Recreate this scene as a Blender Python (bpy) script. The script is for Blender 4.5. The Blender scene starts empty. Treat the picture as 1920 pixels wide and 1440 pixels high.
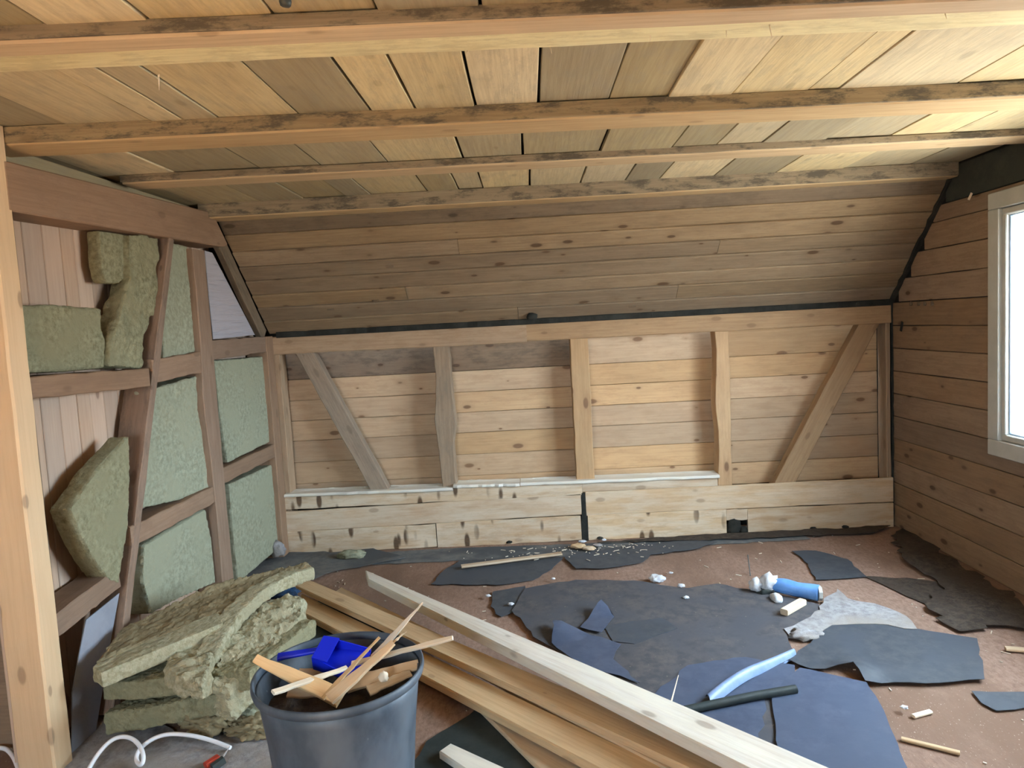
import bpy, bmesh, math, random
from mathutils import Vector, Matrix, noise
import numpy as np
C = bpy.context.scene.collection
R_ = random.Random(7)
# ------------------------------------------------------------------ camera
F = 1320.0; VP = (992, 610); ROLL = .052; H = 1.5
_y = np.array([(VP[0]-960)/F, -(VP[1]-720)/F, -1]); _y /= np.linalg.norm(_y)
_u = np.array([-math.sin(ROLL), math.cos(ROLL), 0]); _u -= _y*_u.dot(_y); _u /= np.linalg.norm(_u)
_x = np.cross(_y, _u)
ROT = np.stack([_x, _y, _u]); ORI = np.array([0, 0, H])
cd = bpy.data.cameras.new('camera'); cam = bpy.data.objects.new('camera', cd); C.objects.link(cam)
cd.sensor_width = 36; cd.lens = F*36/1920; cd.clip_start = .05
cam.matrix_world = Matrix.Translation((0, 0, H)) @ Matrix(ROT.tolist()).to_4x4()
bpy.context.scene.camera = cam
def P(px, py, X=None, Y=None, Z=None):          # a point of the room on a plane X=, Y= or Z=
    d = ROT @ np.array([(px-960)/F, -(py-720)/F, -1])
    a, v = (0, X) if X is not None else (1, Y) if Y is not None else (2, Z)
    return Vector(ORI + d*((v-ORI[a])/d[a]))
# ------------------------------------------------------------------ light
sc = bpy.context.scene
sc.view_settings.view_transform = 'Standard'; sc.view_settings.look = 'None'
sc.view_settings.gamma = 1; sc.view_settings.exposure = 1.0
sc.view_settings.use_curve_mapping = False
w = bpy.data.worlds.new('sky'); sc.world = w; w.use_nodes = True
nt = w.node_tree; bg = nt.nodes['Background']
tc = nt.nodes.new('ShaderNodeTexCoord'); sx = nt.nodes.new('ShaderNodeSeparateXYZ'); cr = nt.nodes.new('ShaderNodeValToRGB')
nt.links.new(tc.outputs['Generated'], sx.inputs[0]); mp = nt.nodes.new('ShaderNodeMapRange')
mp.inputs[1].default_value = -1; mp.inputs[2].default_value = 1
nt.links.new(sx.outputs[2], mp.inputs[0]); nt.links.new(mp.outputs[0], cr.inputs[0]); nt.links.new(cr.outputs[0], bg.inputs[0])
e = cr.color_ramp.elements
e[0].position = .47; e[0].color = (.36, .36, .33, 1); e[1].position = .53; e[1].color = (.68, .86, 1.0, 1)
SKY = 23.0
bg.inputs[1].default_value = SKY
XL, XR, YB, ZC = -1.754, 2.428, 4.783, 2.27
SL = YB + 1.53                                   # the slope is the plane y + z = SL
YR = -2.2; XF = -3.3                              # rear wall and far left wall, both out of view
WIN = (1.75, 3.762, .687, 2.045)                  # window in the right wall: y0 y1 z0 z1
WIN2 = (-1.7, -.5, .95, 2.1)                      # rear window: x0 x1 z0 z1
def portal(name, loc, rot, sx_, sy_):
    l = bpy.data.lights.new(name, 'AREA'); l.shape = 'RECTANGLE'; l.size = sx_; l.size_y = sy_
    l.cycles.is_portal = True
    o = bpy.data.objects.new(name, l); o.location = loc; o.rotation_euler = rot; C.objects.link(o)
portal('sky_portal', (XR+.17, (WIN[0]+WIN[1])/2, (WIN[2]+WIN[3])/2), (0, math.pi/2, 0), WIN[3]-WIN[2], WIN[1]-WIN[0])
portal('sky_portal', ((WIN2[0]+WIN2[1])/2, YR-.17, (WIN2[2]+WIN2[3])/2), (math.pi/2, 0, 0), WIN2[1]-WIN2[0], WIN2[3]-WIN2[2])
sun = bpy.data.lights.new('sun', 'SUN'); sun.energy = 230; sun.angle = .01; sun.color = (1, .93, .60)
so = bpy.data.objects.new('sun', sun); C.objects.link(so)
so.rotation_euler = Vector((.12, .75, -.66)).to_track_quat('-Z', 'Y').to_euler()
# ------------------------------------------------------------------ materials
def newmat(name):
    m = bpy.data.materials.new(name); m.use_nodes = True
    return m, m.node_tree, m.node_tree.nodes['Principled BSDF']
def N(t, typ, **kw):
    n = t.nodes.new(typ)
    for k, v in kw.items(): setattr(n, k, v)
    return n
def mixc(t, fac, a, b, mode='MIX'):
    n = N(t, 'ShaderNodeMix', data_type='RGBA', blend_type=mode)
    for s, v in ((0, fac), (6, a), (7, b)):
        if hasattr(v, 'links'): t.links.new(v, n.inputs[s])
        else: n.inputs[s].default_value = v if s == 0 else (*v, 1) if len(v) == 3 else v
    return n.outputs[2]
def ramp(t, src, p0, p1, a=0, b=1):
    n = N(t, 'ShaderNodeMapRange'); n.interpolation_type = 'SMOOTHSTEP'
    t.links.new(src, n.inputs[0])
    for i, v in enumerate((p0, p1, a, b)): n.inputs[i+1].default_value = v
    return n.outputs[0]
def coords(t, scale, rand=True):
    tc = N(t, 'ShaderNodeTexCoord'); mp = N(t, 'ShaderNodeMapping'); mp.inputs[3].default_value = scale
    src = tc.outputs['Object']
    if rand:
        oi = N(t, 'ShaderNodeObjectInfo'); mu = N(t, 'ShaderNodeVectorMath', operation='MULTIPLY_ADD')
        cb = N(t, 'ShaderNodeCombineXYZ')
        for i in range(3): t.links.new(oi.outputs['Random'], cb.inputs[i])
        t.links.new(cb.outputs[0], mu.inputs[0]); mu.inputs[1].default_value = (53, 31, 17); t.links.new(src, mu.inputs[2])
        src = mu.outputs[0]
    t.links.new(src, mp.inputs[0]); return mp.outputs[0]
def tex(t, vec, scale, detail=4, rough=.6):
    n = N(t, 'ShaderNodeTexNoise'); n.inputs['Scale'].default_value = scale
    n.inputs['Detail'].default_value = detail; n.inputs['Roughness'].default_value = rough
    t.links.new(vec, n.inputs['Vector']); return n.outputs[0]
def wood(name, base, dark, var=.35, grain=.5, stain=0., stain_col=(.05, .045, .035), knots=.5, spots=0., rough=.75, fuzz=0, white=0.):
    m, t, b = newmat(name)
    g = tex(t, coords(t, (1.2, 26, 26)), 3, 6, .65)
    c = mixc(t, ramp(t, g, .35, .72, 0, grain), base, dark)
    big = tex(t, coords(t, (.8, 2.5, 2.5)), 1.5, 3)
    c = mixc(t, ramp(t, big, .4, .75, 0, .4), c, dark)
    oi = N(t, 'ShaderNodeObjectInfo')
    hv = N(t, 'ShaderNodeHueSaturation'); t.links.new(c, hv.inputs['Color'])
    t.links.new(ramp(t, oi.outputs['Random'], 0, 1, 1-var, 1+var*.55), hv.inputs['Value'])
    m2 = N(t, 'ShaderNodeMath', operation='MULTIPLY'); t.links.new(oi.outputs['Random'], m2.inputs[0]); m2.inputs[1].default_value = 7.13
    m3 = N(t, 'ShaderNodeMath', operation='FRACT'); t.links.new(m2.outputs[0], m3.inputs[0])
    t.links.new(ramp(t, m3.outputs[0], 0, 1, .86, 1.06), hv.inputs['Saturation'])
    c = hv.outputs[0]
    if white:
        c = mixc(t, ramp(t, tex(t, coords(t, (1.5, 8, 8)), 2, 5), .38, .62, 0, white), c, (.72, .68, .58))
    if knots:
        v = N(t, 'ShaderNodeTexVoronoi'); v.inputs['Scale'].default_value = 1; v.inputs['Randomness'].default_value = 1
        t.links.new(coords(t, (4.5, 10, 10)), v.inputs['Vector'])
        sp_ = N(t, 'ShaderNodeSeparateColor'); t.links.new(v.outputs['Color'], sp_.inputs[0]); dv_ = N(t, 'ShaderNodeMath', operation='DIVIDE'); t.links.new(v.outputs[0], dv_.inputs[0]); t.links.new(ramp(t, sp_.outputs[0], 0, 1, .35, 1.25), dv_.inputs[1]); v = dv_
        c = mixc(t, ramp(t, v.outputs[0], .10, .17, knots, 0), c, (dark[0]*.35, dark[1]*.3, dark[2]*.3))
        c = mixc(t, ramp(t, v.outputs[0], .12, .34, knots*.35, 0), c, dark)
    if spots:
        v = N(t, 'ShaderNodeTexVoronoi'); v.inputs['Scale'].default_value = 1
        t.links.new(coords(t, (15, 5, 5)), v.inputs['Vector'])
        msk = tex(t, coords(t, (2.2, .1, .1)), 1.6, 2)
        mm = N(t, 'ShaderNodeMath', operation='MULTIPLY'); t.links.new(ramp(t, v.outputs[0], .2, .36, 1, 0), mm.inputs[0]); t.links.new(ramp(t, msk, .44, .5, 0, spots), mm.inputs[1])
        c = mixc(t, mm.outputs[0], c, (.05, .022, .01))
    if stain:
        s = tex(t, coords(t, (3, 9, 9)), 2.2, 7, .75)
        c = mixc(t, ramp(t, s, .46, .62, 0, stain), c, stain_col)
    t.links.new(c, b.inputs['Base Color']); b.inputs['Roughness'].default_value = rough
    b.inputs['Specular IOR Level'].default_value = .25
    bp = N(t, 'ShaderNodeBump'); bp.inputs['Strength'].default_value = .35; bp.inputs['Distance'].default_value = .004
    t.links.new(g, bp.inputs['Height']); t.links.new(bp.outputs[0], b.inputs['Normal'])
    return m
def rough_mat(name, cols, scale=20, rough=.9, bump=.5, dist=.01, spec=.2, spk=None, rand=False, stretch=(1, 1, 1), big=2.5):
    m, t, b = newmat(name)
    co = coords(t, stretch, rand)
    n1 = tex(t, co, scale, 6, .7); n2 = tex(t, co, big, 4, .6)
    c = mixc(t, ramp(t, n1, .35, .68), cols[0], cols[1])
    if len(cols) > 2: c = mixc(t, ramp(t, n2, .42, .64), c, cols[2])
    if spk: c = mixc(t, ramp(t, tex(t, co, scale*3.1, 2), spk[0], spk[0]+.05), c, spk[1])
    t.links.new(c, b.inputs['Base Color']); b.inputs['Roughness'].default_value = rough; b.inputs['Specular IOR Level'].default_value = spec
    bp = N(t, 'ShaderNodeBump'); bp.inputs['Strength'].default_value = bump; bp.inputs['Distance'].default_value = dist
    t.links.new(n1, bp.inputs['Height']); t.links.new(bp.outputs[0], b.inputs['Normal'])
    return m
def plain(name, col, rough=.5, spec=.4, alpha=None, trans=0):
    m, t, b = newmat(name); b.inputs['Base Color'].default_value = (*col, 1)
    b.inputs['Roughness'].default_value = rough; b.inputs['Specular IOR Level'].default_value = spec
    if alpha is not None: b.inputs['Alpha'].default_value = alpha
    if trans: b.inputs['Transmission Weight'].default_value = trans
    return m
M = dict(
 ceil=wood('ceiling_boards', (0.6, 0.49, 0.29), (0.38, 0.285, 0.16), var=.38, grain=.5, knots=.25, stain=.25, stain_col=(.28, .25, .2)),
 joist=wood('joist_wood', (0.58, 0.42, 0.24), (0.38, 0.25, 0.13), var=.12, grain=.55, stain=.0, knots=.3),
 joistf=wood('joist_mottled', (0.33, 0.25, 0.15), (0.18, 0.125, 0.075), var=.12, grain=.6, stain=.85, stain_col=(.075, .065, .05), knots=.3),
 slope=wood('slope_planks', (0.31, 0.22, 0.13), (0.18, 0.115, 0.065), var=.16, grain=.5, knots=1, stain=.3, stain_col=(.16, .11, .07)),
 sloped=wood('slope_dark_plank', (0.2, 0.145, 0.095), (0.12, 0.085, 0.055), var=.05, grain=.5, knots=.8, stain=.3),  # darker copy of slope, the top plank's shade put into the colour
 back=wood('back_planks', (0.54, 0.355, 0.2), (0.32, 0.185, 0.1), var=.16, grain=.35, knots=.9, stain=.22, stain_col=(.3, .17, .09)),
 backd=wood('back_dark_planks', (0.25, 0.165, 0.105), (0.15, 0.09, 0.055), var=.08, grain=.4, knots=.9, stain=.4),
 frame=wood('frame_timber', (0.38, 0.25, 0.145), (0.24, 0.145, 0.08), var=.1, grain=.55, knots=.4, stain=.35, stain_col=(.26, .16, .09)),
 brace=wood('brace_grey_timber', (0.34, 0.245, 0.165), (0.2, 0.135, 0.09), var=.05, grain=.6, knots=.3, stain=.35, stain_col=(.16, .13, .10)),
 sill=wood('sill_planks', (0.56, 0.4, 0.25), (0.38, 0.245, 0.14), var=.08, grain=.45, knots=.4, spots=0, stain=.2, stain_col=(.36, .22, .12), white=.3),
 sills=wood('sill_spotted_planks', (0.6, 0.44, 0.28), (0.42, 0.27, 0.16), var=.05, grain=.45, knots=.3, spots=.9, stain=.25, stain_col=(.30, .17, .08), white=.4),
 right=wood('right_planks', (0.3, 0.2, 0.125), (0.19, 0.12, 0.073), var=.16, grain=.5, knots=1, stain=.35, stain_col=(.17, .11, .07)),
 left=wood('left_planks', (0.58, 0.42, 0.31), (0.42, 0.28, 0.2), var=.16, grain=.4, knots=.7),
 lframe=wood('left_timber', (0.3, 0.195, 0.13), (0.19, 0.115, 0.07), var=.1, grain=.5, knots=.3, stain=.35, stain_col=(.2, .12, .08)),
 lbrace=wood('left_brown_timber', (0.29, 0.195, 0.14), (0.18, 0.115, 0.08), var=.06, grain=.5, stain=.3),
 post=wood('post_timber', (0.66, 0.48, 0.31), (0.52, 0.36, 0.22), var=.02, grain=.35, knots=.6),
 loose=wood('loose_board', (0.6, 0.44, 0.27), (0.38, 0.25, 0.14), var=.12, grain=.5, knots=.3),
 loosew=wood('loose_lit_board', (0.7, 0.67, 0.62), (0.5, 0.42, 0.33), var=.02, grain=.5, knots=.6, white=.75, rough=.55),  # window light on the upper faces whitened into the wood colour
 paleb=wood('pale_batten_wood', (.80, .72, .46), (.58, .48, .27), var=.02, grain=.5, knots=0, stain=.5, stain_col=(.50, .42, .25)),
 splint=wood('splint_wood', (.72, .50, .28), (.52, .32, .15), var=.2, grain=.4, knots=0),
 splintw=wood('pale_splint_wood', (.80, .70, .55), (.62, .46, .3), var=.1, grain=.4, knots=0),
 dark=rough_mat('dark_void', ((.018, .018, .016), (.035, .035, .03)), 6),
 dtimber=rough_mat('dark_green_timber', ((.035, .042, .036), (.06, .062, .05), (.045, .05, .042)), 9, rand=True),
 wool=rough_mat('mineral_wool', ((.38, .36, .23), (.22, .205, .12), (.31, .29, .18)), 40, 1, .9, .02, .05, rand=True, big=4),
 woolg=rough_mat('mineral_wool_green', ((.37, .38, .28), (.25, .255, .18), (.33, .335, .24)), 42, 1, .6, .012, .05, rand=True, stretch=(1, 1, .35), big=4),
 woolp=rough_mat('mineral_wool_pale', ((.54, .51, .36), (.31, .28, .17), (.43, .39, .26)), 45, 1, .9, .02, .05, rand=True, big=5),
 wooltop=rough_mat('mineral_wool_dusty_top', ((.27, .22, .13), (.19, .15, .09)), 20, 1, .6, .01, .05, rand=True),
 floor=rough_mat('fibre_board_floor', ((.33, .22, .17), (.23, .145, .11), (.20, .125, .09)), 55, .95, .5, .004, .1, spk=(.66, (.42, .33, .27)), stretch=(1, .45, 1), big=1.4),
 felt=rough_mat('roofing_felt', ((.045, .053, .068), (.07, .077, .09), (.055, .065, .085)), 18, .62, .25, .003, .35, rand=True, big=3),
 feltb=rough_mat('blue_roofing_felt', ((.055, .072, .12), (.075, .095, .15), (.06, .08, .13)), 14, .6, .25, .003, .35, rand=True, big=3),
 feltd=rough_mat('dusty_roofing_felt', ((.065, .066, .078), (.115, .105, .105), (.075, .077, .092)), 14, .8, .4, .004, .2, big=3.5, spk=(.70, (.16, .145, .13))),
 feltg=rough_mat('dusty_grey_felt', ((.13, .135, .14), (.19, .185, .18), (.09, .095, .105)), 16, .9, .4, .004, .1, rand=True),
 feltk=rough_mat('green_black_felt', ((.02, .03, .032), (.035, .045, .045)), 14, .6, .3, .003, .3),
 dust=rough_mat('pale_dust', ((.36, .35, .36), (.22, .21, .22), (.30, .27, .25)), 28, 1, .8, .01, .05),
 dirt=rough_mat('dark_dirt', ((.055, .045, .04), (.10, .08, .065), (.07, .055, .045)), 30, 1, .8, .01, .05),
 bucket=rough_mat('bucket_rubber', ((.045, .062, .085), (.075, .098, .13), (.11, .135, .165)), 12, .48, .12, .003, .4, spk=(.74, (.24, .26, .28)), big=4, stretch=(1, 1, .5)),
 blue=plain('blue_plastic', (.005, .02, .55), .38), 
 bright=rough_mat('light_blue_film', ((.10, .26, .62), (.16, .36, .75)), 8, .35, .3, .01, .5),
 strip=rough_mat('blue_grey_strip', ((.17, .25, .43), (.23, .32, .52)), 10, .45, .3, .004, .4),
 white=rough_mat('white_scrap', ((.72, .74, .78), (.5, .52, .58)), 20, .7, .6, .01, .2),
 cable=plain('white_cable_sheath', (.82, .82, .86), .35),
 red=plain('red_plastic', (.42, .05, .03), .45), grey=plain('dark_grey_plastic', (.04, .05, .05), .5),
 maroon=rough_mat('maroon_cloth', ((.09, .012, .02), (.05, .008, .012)), 30),
 glove=rough_mat('blue_cloth', ((.015, .05, .12), (.03, .09, .2), (.01, .02, .04)), 30, .7, big=14),
 frameW=rough_mat('window_frame_white', ((.50, .50, .47), (.44, .44, .41)), 6, .5, .1, .002),
 gasket=plain('window_gasket', (.12, .16, .22), .5),
 membrane=rough_mat('grey_membrane', ((.30, .315, .37), (.24, .255, .30)), 3, .45, .3, .02, .4, big=1.5),
 nail=plain('nail_steel', (.5, .5, .52), .35),
)
m, t, b = newmat('foil'); b.inputs['Base Color'].default_value = (.52, .50, .56, 1); b.inputs['Roughness'].default_value = .3
b.inputs['Alpha'].default_value = .85; M['foil'] = m
wv = N(t, 'ShaderNodeTexNoise'); wv.inputs['Scale'].default_value = 1; t.links.new(coords(t, (3, 40, 3), False), wv.inputs['Vector'])
bp = N(t, 'ShaderNodeBump'); bp.inputs['Distance'].default_value = .02; t.links.new(wv.outputs[0], bp.inputs['Height']); t.links.new(bp.outputs[0], b.inputs['Normal'])
m, t, b = newmat('window_glass'); t.nodes.remove(b)
lw_ = N(t, 'ShaderNodeLayerWeight'); lw_.inputs[0].default_value = .5; pw_ = N(t, 'ShaderNodeMath', operation='POWER'); t.links.new(lw_.outputs['Facing'], pw_.inputs[0]); pw_.inputs[1].default_value = 4; fr = N(t, 'ShaderNodeMath', operation='MULTIPLY_ADD'); t.links.new(pw_.outputs[0], fr.inputs[0]); fr.inputs[1].default_value = .5; fr.inputs[2].default_value = .04; tr = N(t, 'ShaderNodeBsdfTransparent'); gl = N(t, 'ShaderNodeBsdfGlossy'); gl.inputs['Roughness'].default_value = .02; mx = N(t, 'ShaderNodeMixShader')
t.links.new(fr.outputs[0], mx.inputs[0]); t.links.new(tr.outputs[0], mx.inputs[1]); t.links.new(gl.outputs[0], mx.inputs[2])
t.links.new(mx.outputs[0], t.nodes['Material Output'].inputs[0]); M['glass'] = m
# ------------------------------------------------------------------ helpers
WM = {}
def link(name, me, mat, parent=None, mtx=None, kind=None, label=None, cat=None, group=None):
    o = bpy.data.objects.new(name, me); C.objects.link(o)
    if me is not None and mat is not None and not me.materials: me.materials.append(M[mat])
    mtx = mtx or Matrix.Identity(4); WM[o.name] = mtx.copy()
    if parent: o.parent = parent; o.matrix_basis = WM[parent.name].inverted() @ mtx
    else: o.matrix_basis = mtx
    for k, v in (('kind', kind), ('label', label), ('category', cat), ('group', group)):
        if v: o[k] = v
    return o
def empty(name, loc, label, cat, group=None, kind=None):
    return link(name, None, None, None, Matrix.Translation(loc), kind, label, cat, group)
def frame_of(a, b, up):
    x = (b-a).normalized(); z = (up - x*up.dot(x)).normalized(); y = z.cross(x)
    return Matrix((x, y, z)).transposed().to_4x4()
def bar_mesh(L, w, t, seg=1, jit=0., ch=.004, rj=None, prof=None, taper=(1, 1)):
    rj = rj or R_
    bm = bmesh.new(); rings = []
    for i in range(seg+1):
        f = i/seg; x = -L/2 + L*f; k = taper[0]+(taper[1]-taper[0])*f
        a, c = w/2*k, t/2*k
        e1, e2 = (rj.uniform(-jit, jit), rj.uniform(-jit, jit)) if jit else (0, 0)
        if prof: p = prof(f); e1 += p[0]; e2 += p[1]
        y0, y1 = -a+e1, a+e2; h = min(ch, c*.6)
        rings.append([bm.verts.new((x, yy, zz)) for yy, zz in ((y0+h, -c), (y1-h, -c), (y1, -c+h), (y1, c-h), (y1-h, c), (y0+h, c), (y0, c-h), (y0, -c+h))])
    for r0, r1 in zip(rings, rings[1:]):
        for k in range(8): bm.faces.new((r0[k], r0[(k+1) % 8], r1[(k+1) % 8], r1[k]))
    bm.faces.new(rings[0][::-1]); bm.faces.new(rings[-1])
    bmesh.ops.recalc_face_normals(bm, faces=bm.faces)
    me = bpy.data.meshes.new('bar'); bm.to_mesh(me); bm.free(); return me
def bar(name, a, b, w, t, up, mat, parent=None, seg=1, jit=0., ch=.004, prof=None, taper=(1, 1), **kw):
    a, b, up = Vector(a), Vector(b), Vector(up)
    mt = Matrix.Translation((a+b)/2) @ frame_of(a, b, up)
    return link(name, bar_mesh((b-a).length, w, t, seg, jit, ch, None, prof, taper), mat, parent, mt, **kw)
def box_mesh(boxes):
    bm = bmesh.new()
    for (x0, y0, z0, x1, y1, z1) in boxes:
        bmesh.ops.create_cube(bm, size=1, matrix=Matrix.Translation(((x0+x1)/2, (y0+y1)/2, (z0+z1)/2)) @ Matrix.Diagonal((x1-x0, y1-y0, z1-z0, 1)))
    me = bpy.data.meshes.new('box'); bm.to_mesh(me); bm.free(); return me
def prism(name, top, vec, mat, parent=None, bev=.004, grain=None, **kw):
    """closed solid: polygon `top` (world points) pushed along vec; local X runs along its longest side"""
    top = [Vector(p) for p in top]; vec = Vector(vec)
    c = sum(top, Vector())/len(top)
    if grain is None:
        i = max(range(len(top)), key=lambda k: (top[(k+1) % len(top)]-top[k]).length); grain = top[(i+1) % len(top)]-top[i]
    mt = Matrix.Translation(c) @ frame_of(Vector((0, 0, 0)), grain, -vec); inv = mt.inverted()
    bm = bmesh.new(); f = bm.faces.new([bm.verts.new(inv @ p) for p in top])
    r = bmesh.ops.extrude_face_region(bm, geom=[f]); vs = [v for v in r['geom'] if isinstance(v, bmesh.types.BMVert)]
    bmesh.ops.translate(bm, verts=vs, vec=inv.to_3x3() @ vec)
    bmesh.ops.recalc_face_normals(bm, faces=bm.faces)
    if bev: bmesh.ops.bevel(bm, geom=bm.edges[:], offset=bev, segments=1, affect='EDGES', clamp_overlap=True)
    me = bpy.data.meshes.new('prism'); bm.to_mesh(me); bm.free()
    return link(name, me, mat, parent, mt, **kw)
TX = {}
def cloud(s):
    if s not in TX: tx = bpy.data.textures.new('cloud', 'CLOUDS'); tx.noise_scale = s; tx.noise_depth = 2; TX[s] = tx
    return TX[s]
def wool(name, top, vec, mat, rough=.012, vox=.011, coarse=.015, cs=.09, **kw):
    """a mineral wool slab with torn, fibrous surface"""
    o = prism(name, top, vec, mat, bev=0, **kw)
    md = o.modifiers.new('r', 'REMESH'); md.mode = 'VOXEL'; md.voxel_size = vox
    for s, st in ((cs, coarse), (.022, rough)):
        d = o.modifiers.new('d', 'DISPLACE'); d.texture = cloud(s); d.strength = st; d.mid_level = .5; d.texture_coords = 'GLOBAL'
    return o
def sheet(name, pts, z, mat, amp=.004, lift=None, th=.002, rag=.010, step=.05, **kw):
    """torn sheet lying on the floor; pts are floor points, lift(x, y) an extra height"""
    out = []
    n = len(pts); rr = random.Random(hash(name) % 7 + n*13 + int(abs(pts[0][0])*997))
    for i in range(n):
        a, b = Vector(pts[i]), Vector(pts[(i+1) % n]); k = max(1, int((b-a).length/.05))
        for j in range(k):
            p = a.lerp(b, j/k)
            out.append(Vector((p.x + (rr.uniform(-rag, rag) if j else 0), p.y + (rr.uniform(-rag, rag) if j else 0), 0)))
    c = sum(out, Vector())/len(out)
    bm = bmesh.new(); f = bm.faces.new([bm.verts.new(p-c) for p in out])
    if f.normal.z < 0 or f.calc_area() and (f.normal_update() or f.normal.z < 0): bmesh.ops.reverse_faces(bm, faces=[f])
    bmesh.ops.triangulate(bm, faces=bm.faces[:])
    for _ in range(5):
        ed = [e_ for e_ in bm.edges if e_.calc_length() > step and not e_.is_boundary]
        if not ed: break
        bmesh.ops.subdivide_edges(bm, edges=ed, cuts=1); bmesh.ops.triangulate(bm, faces=bm.faces[:])
    for v in bm.verts:
        p = v.co + c
        v.co.z = amp*(.5+.5*noise.noise(Vector((p.x*5, p.y*5, z*90)))) + (lift(p.x, p.y) if lift else 0)
    for f in bm.faces: f.smooth = True
    me = bpy.data.meshes.new('sheet'); bm.to_mesh(me); bm.free()
    o = link(name, me, mat, None, Matrix.Translation((c.x, c.y, z)), **kw)
    md = o.modifiers.new('s', 'SOLIDIFY'); md.thickness = th; md.offset = 1
    md = o.modifiers.new('e', 'EDGE_SPLIT'); md.split_angle = .8
    return o
def FP(l, z=0): return [P(x, y, Z=z) for x, y in l]
def tube(name, pts, r, mat, parent=None, n=8, smooth=True, taper=None, **kw):
    cu = bpy.data.curves.new('c', 'CURVE'); cu.dimensions = '3D'; cu.bevel_depth = r; cu.bevel_resolution = 3; cu.use_fill_caps = True
    sp = cu.splines.new('NURBS' if smooth else 'POLY'); sp.points.add(len(pts)-1)
    for i, p in enumerate(pts):
        sp.points[i].co = (*p, 1)
        if taper: sp.points[i].radius = taper[i]
    if smooth: sp.use_endpoint_u = True; sp.order_u = 4
    tmp = bpy.data.objects.new('t', cu); C.objects.link(tmp); dg = bpy.context.evaluated_depsgraph_get()
    me = bpy.data.meshes.new_from_object(tmp.evaluated_get(dg)); bpy.data.objects.remove(tmp)
    for p in me.polygons: p.use_smooth = True
    me.materials.clear()
    return link(name, me, mat, parent, None, **kw)
def blob(name, loc, r, mat, sub=3, amp=.3, fr=8, parent=None, **kw):
    bm = bmesh.new(); bmesh.ops.create_icosphere(bm, subdivisions=sub, radius=1)
    for v in bm.verts:
        k = 1 + amp*noise.noise(Vector(loc)*3+v.co*fr*.25) + amp*.5*noise.noise(Vector(loc)*3+v.co*fr*.8)
        v.co = Vector((v.co.x*r[0]*k, v.co.y*r[1]*k, max(v.co.z*r[2]*k, -r[2]*.6)))
    for f in bm.faces: f.smooth = True
    me = bpy.data.meshes.new('blob'); bm.to_mesh(me); bm.free()
    return link(name, me, mat, parent, Matrix.Translation(loc), **kw)
# ------------------------------------------------------------------ floor
def struct(name, boxes, mat, label, cat):
    return link(name, box_mesh(boxes), mat, None, None, 'structure', label, cat)
fl = struct('floor', [(XF, YR-.2, -.12, XR+.2, YB+.3, 0)], 'floor', 'reddish brown fibreboard attic floor', 'floor')
# ------------------------------------------------------------------ ceiling
ce = struct('ceiling', [(XF, YR-.2, ZC+.03, XR+.2, 4.15, ZC+.1)], 'dark', 'plank ceiling carried by horizontal joists', 'ceiling')
JO = [1.755, 2.52, 3.263, 3.975]                    # near faces of the joists
def gx(px, py): return P(px, py, Z=ZC).x
bays = [
 (.9, 1.80, [gx(x, y) for x, y in ((-420, 30), (-200, 30), (60, 30), (260, 22), (500, 12), (700, 6), (900, 0), (1100, 0), (1320, -4), (1500, -4), (1700, -8), (1950, -20), (2200, -30))]),
 (1.90, 2.56, [gx(x, y) for x, y in ((-260, 244), (-60, 234), (110, 228), (276, 222), (337, 219), (403, 216), (553, 208), (690, 200), (775, 196), (890, 191), (1010, 187), (1145, 181), (1258, 172), (1384, 162), (1530, 158), (1590, 154), (1822, 140), (2010, 130), (2200, 120))]),
 (2.67, 3.33, [gx(x, y) for x, y in ((60, 340), (200, 334), (330, 326), (478, 312), (596, 306), (722, 299), (867, 294), (980, 288), (1125, 283), (1264, 271), (1350, 266), (1440, 259), (1560, 254), (1680, 250), (1790, 246), (1950, 240), (2120, 230))]),
 (3.40, 4.06, [gx(x, y) for x, y in ((200, 385), (320, 378), (470, 368), (560, 366), (640, 362), (690, 361), (800, 357), (860, 355), (905, 352), (993, 350), (1087, 346), (1169, 343), (1231, 340), (1330, 336), (1440, 331), (1560, 326), (1680, 320), (1800, 314), (1900, 310))]),
]
def span(xs, lo, hi):
    xs = sorted(xs); xs = [x for x in xs if lo+.05 < x < hi-.05]
    return [lo]+xs+[hi]
wide_gap = {(1, 8), (1, 9), (1, 10), (2, 6), (2, 7), (2, 8), (3, 9), (3, 8)}
for bi, (y0, y1, xs) in enumerate(bays):
    lo, hi = (XF if y1 < 2.6 else XL-.18), XR
    xs = span(xs, lo, hi)
    for i, (xa, xb) in enumerate(zip(xs, xs[1:])):
        g = .005 if (bi, i) in wide_gap else R_.choice((.0015, .003, .004))
        dz = R_.uniform(-.004, .006); yy0, yy1 = (y0-.04, y1+.04)
        xm = (xa+xb)/2
        bar('ceiling_board', (xm, yy0, ZC+.01+dz), (xm, yy1, ZC+.01+dz), xb-xa-2*g, .02, (0, 0, 1), 'ceil', ce, seg=4, jit=.0015, ch=.002)
# behind the camera
xs = [XF+i*(XR-XF)/24 for i in range(25)]
for xa, xb in zip(xs, xs[1:]):
    bar('ceiling_board', ((xa+xb)/2, YR, ZC+.01), ((xa+xb)/2, .85, ZC+.01), xb-xa-.005, .02, (0, 0, 1), 'ceil', ce)
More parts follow.
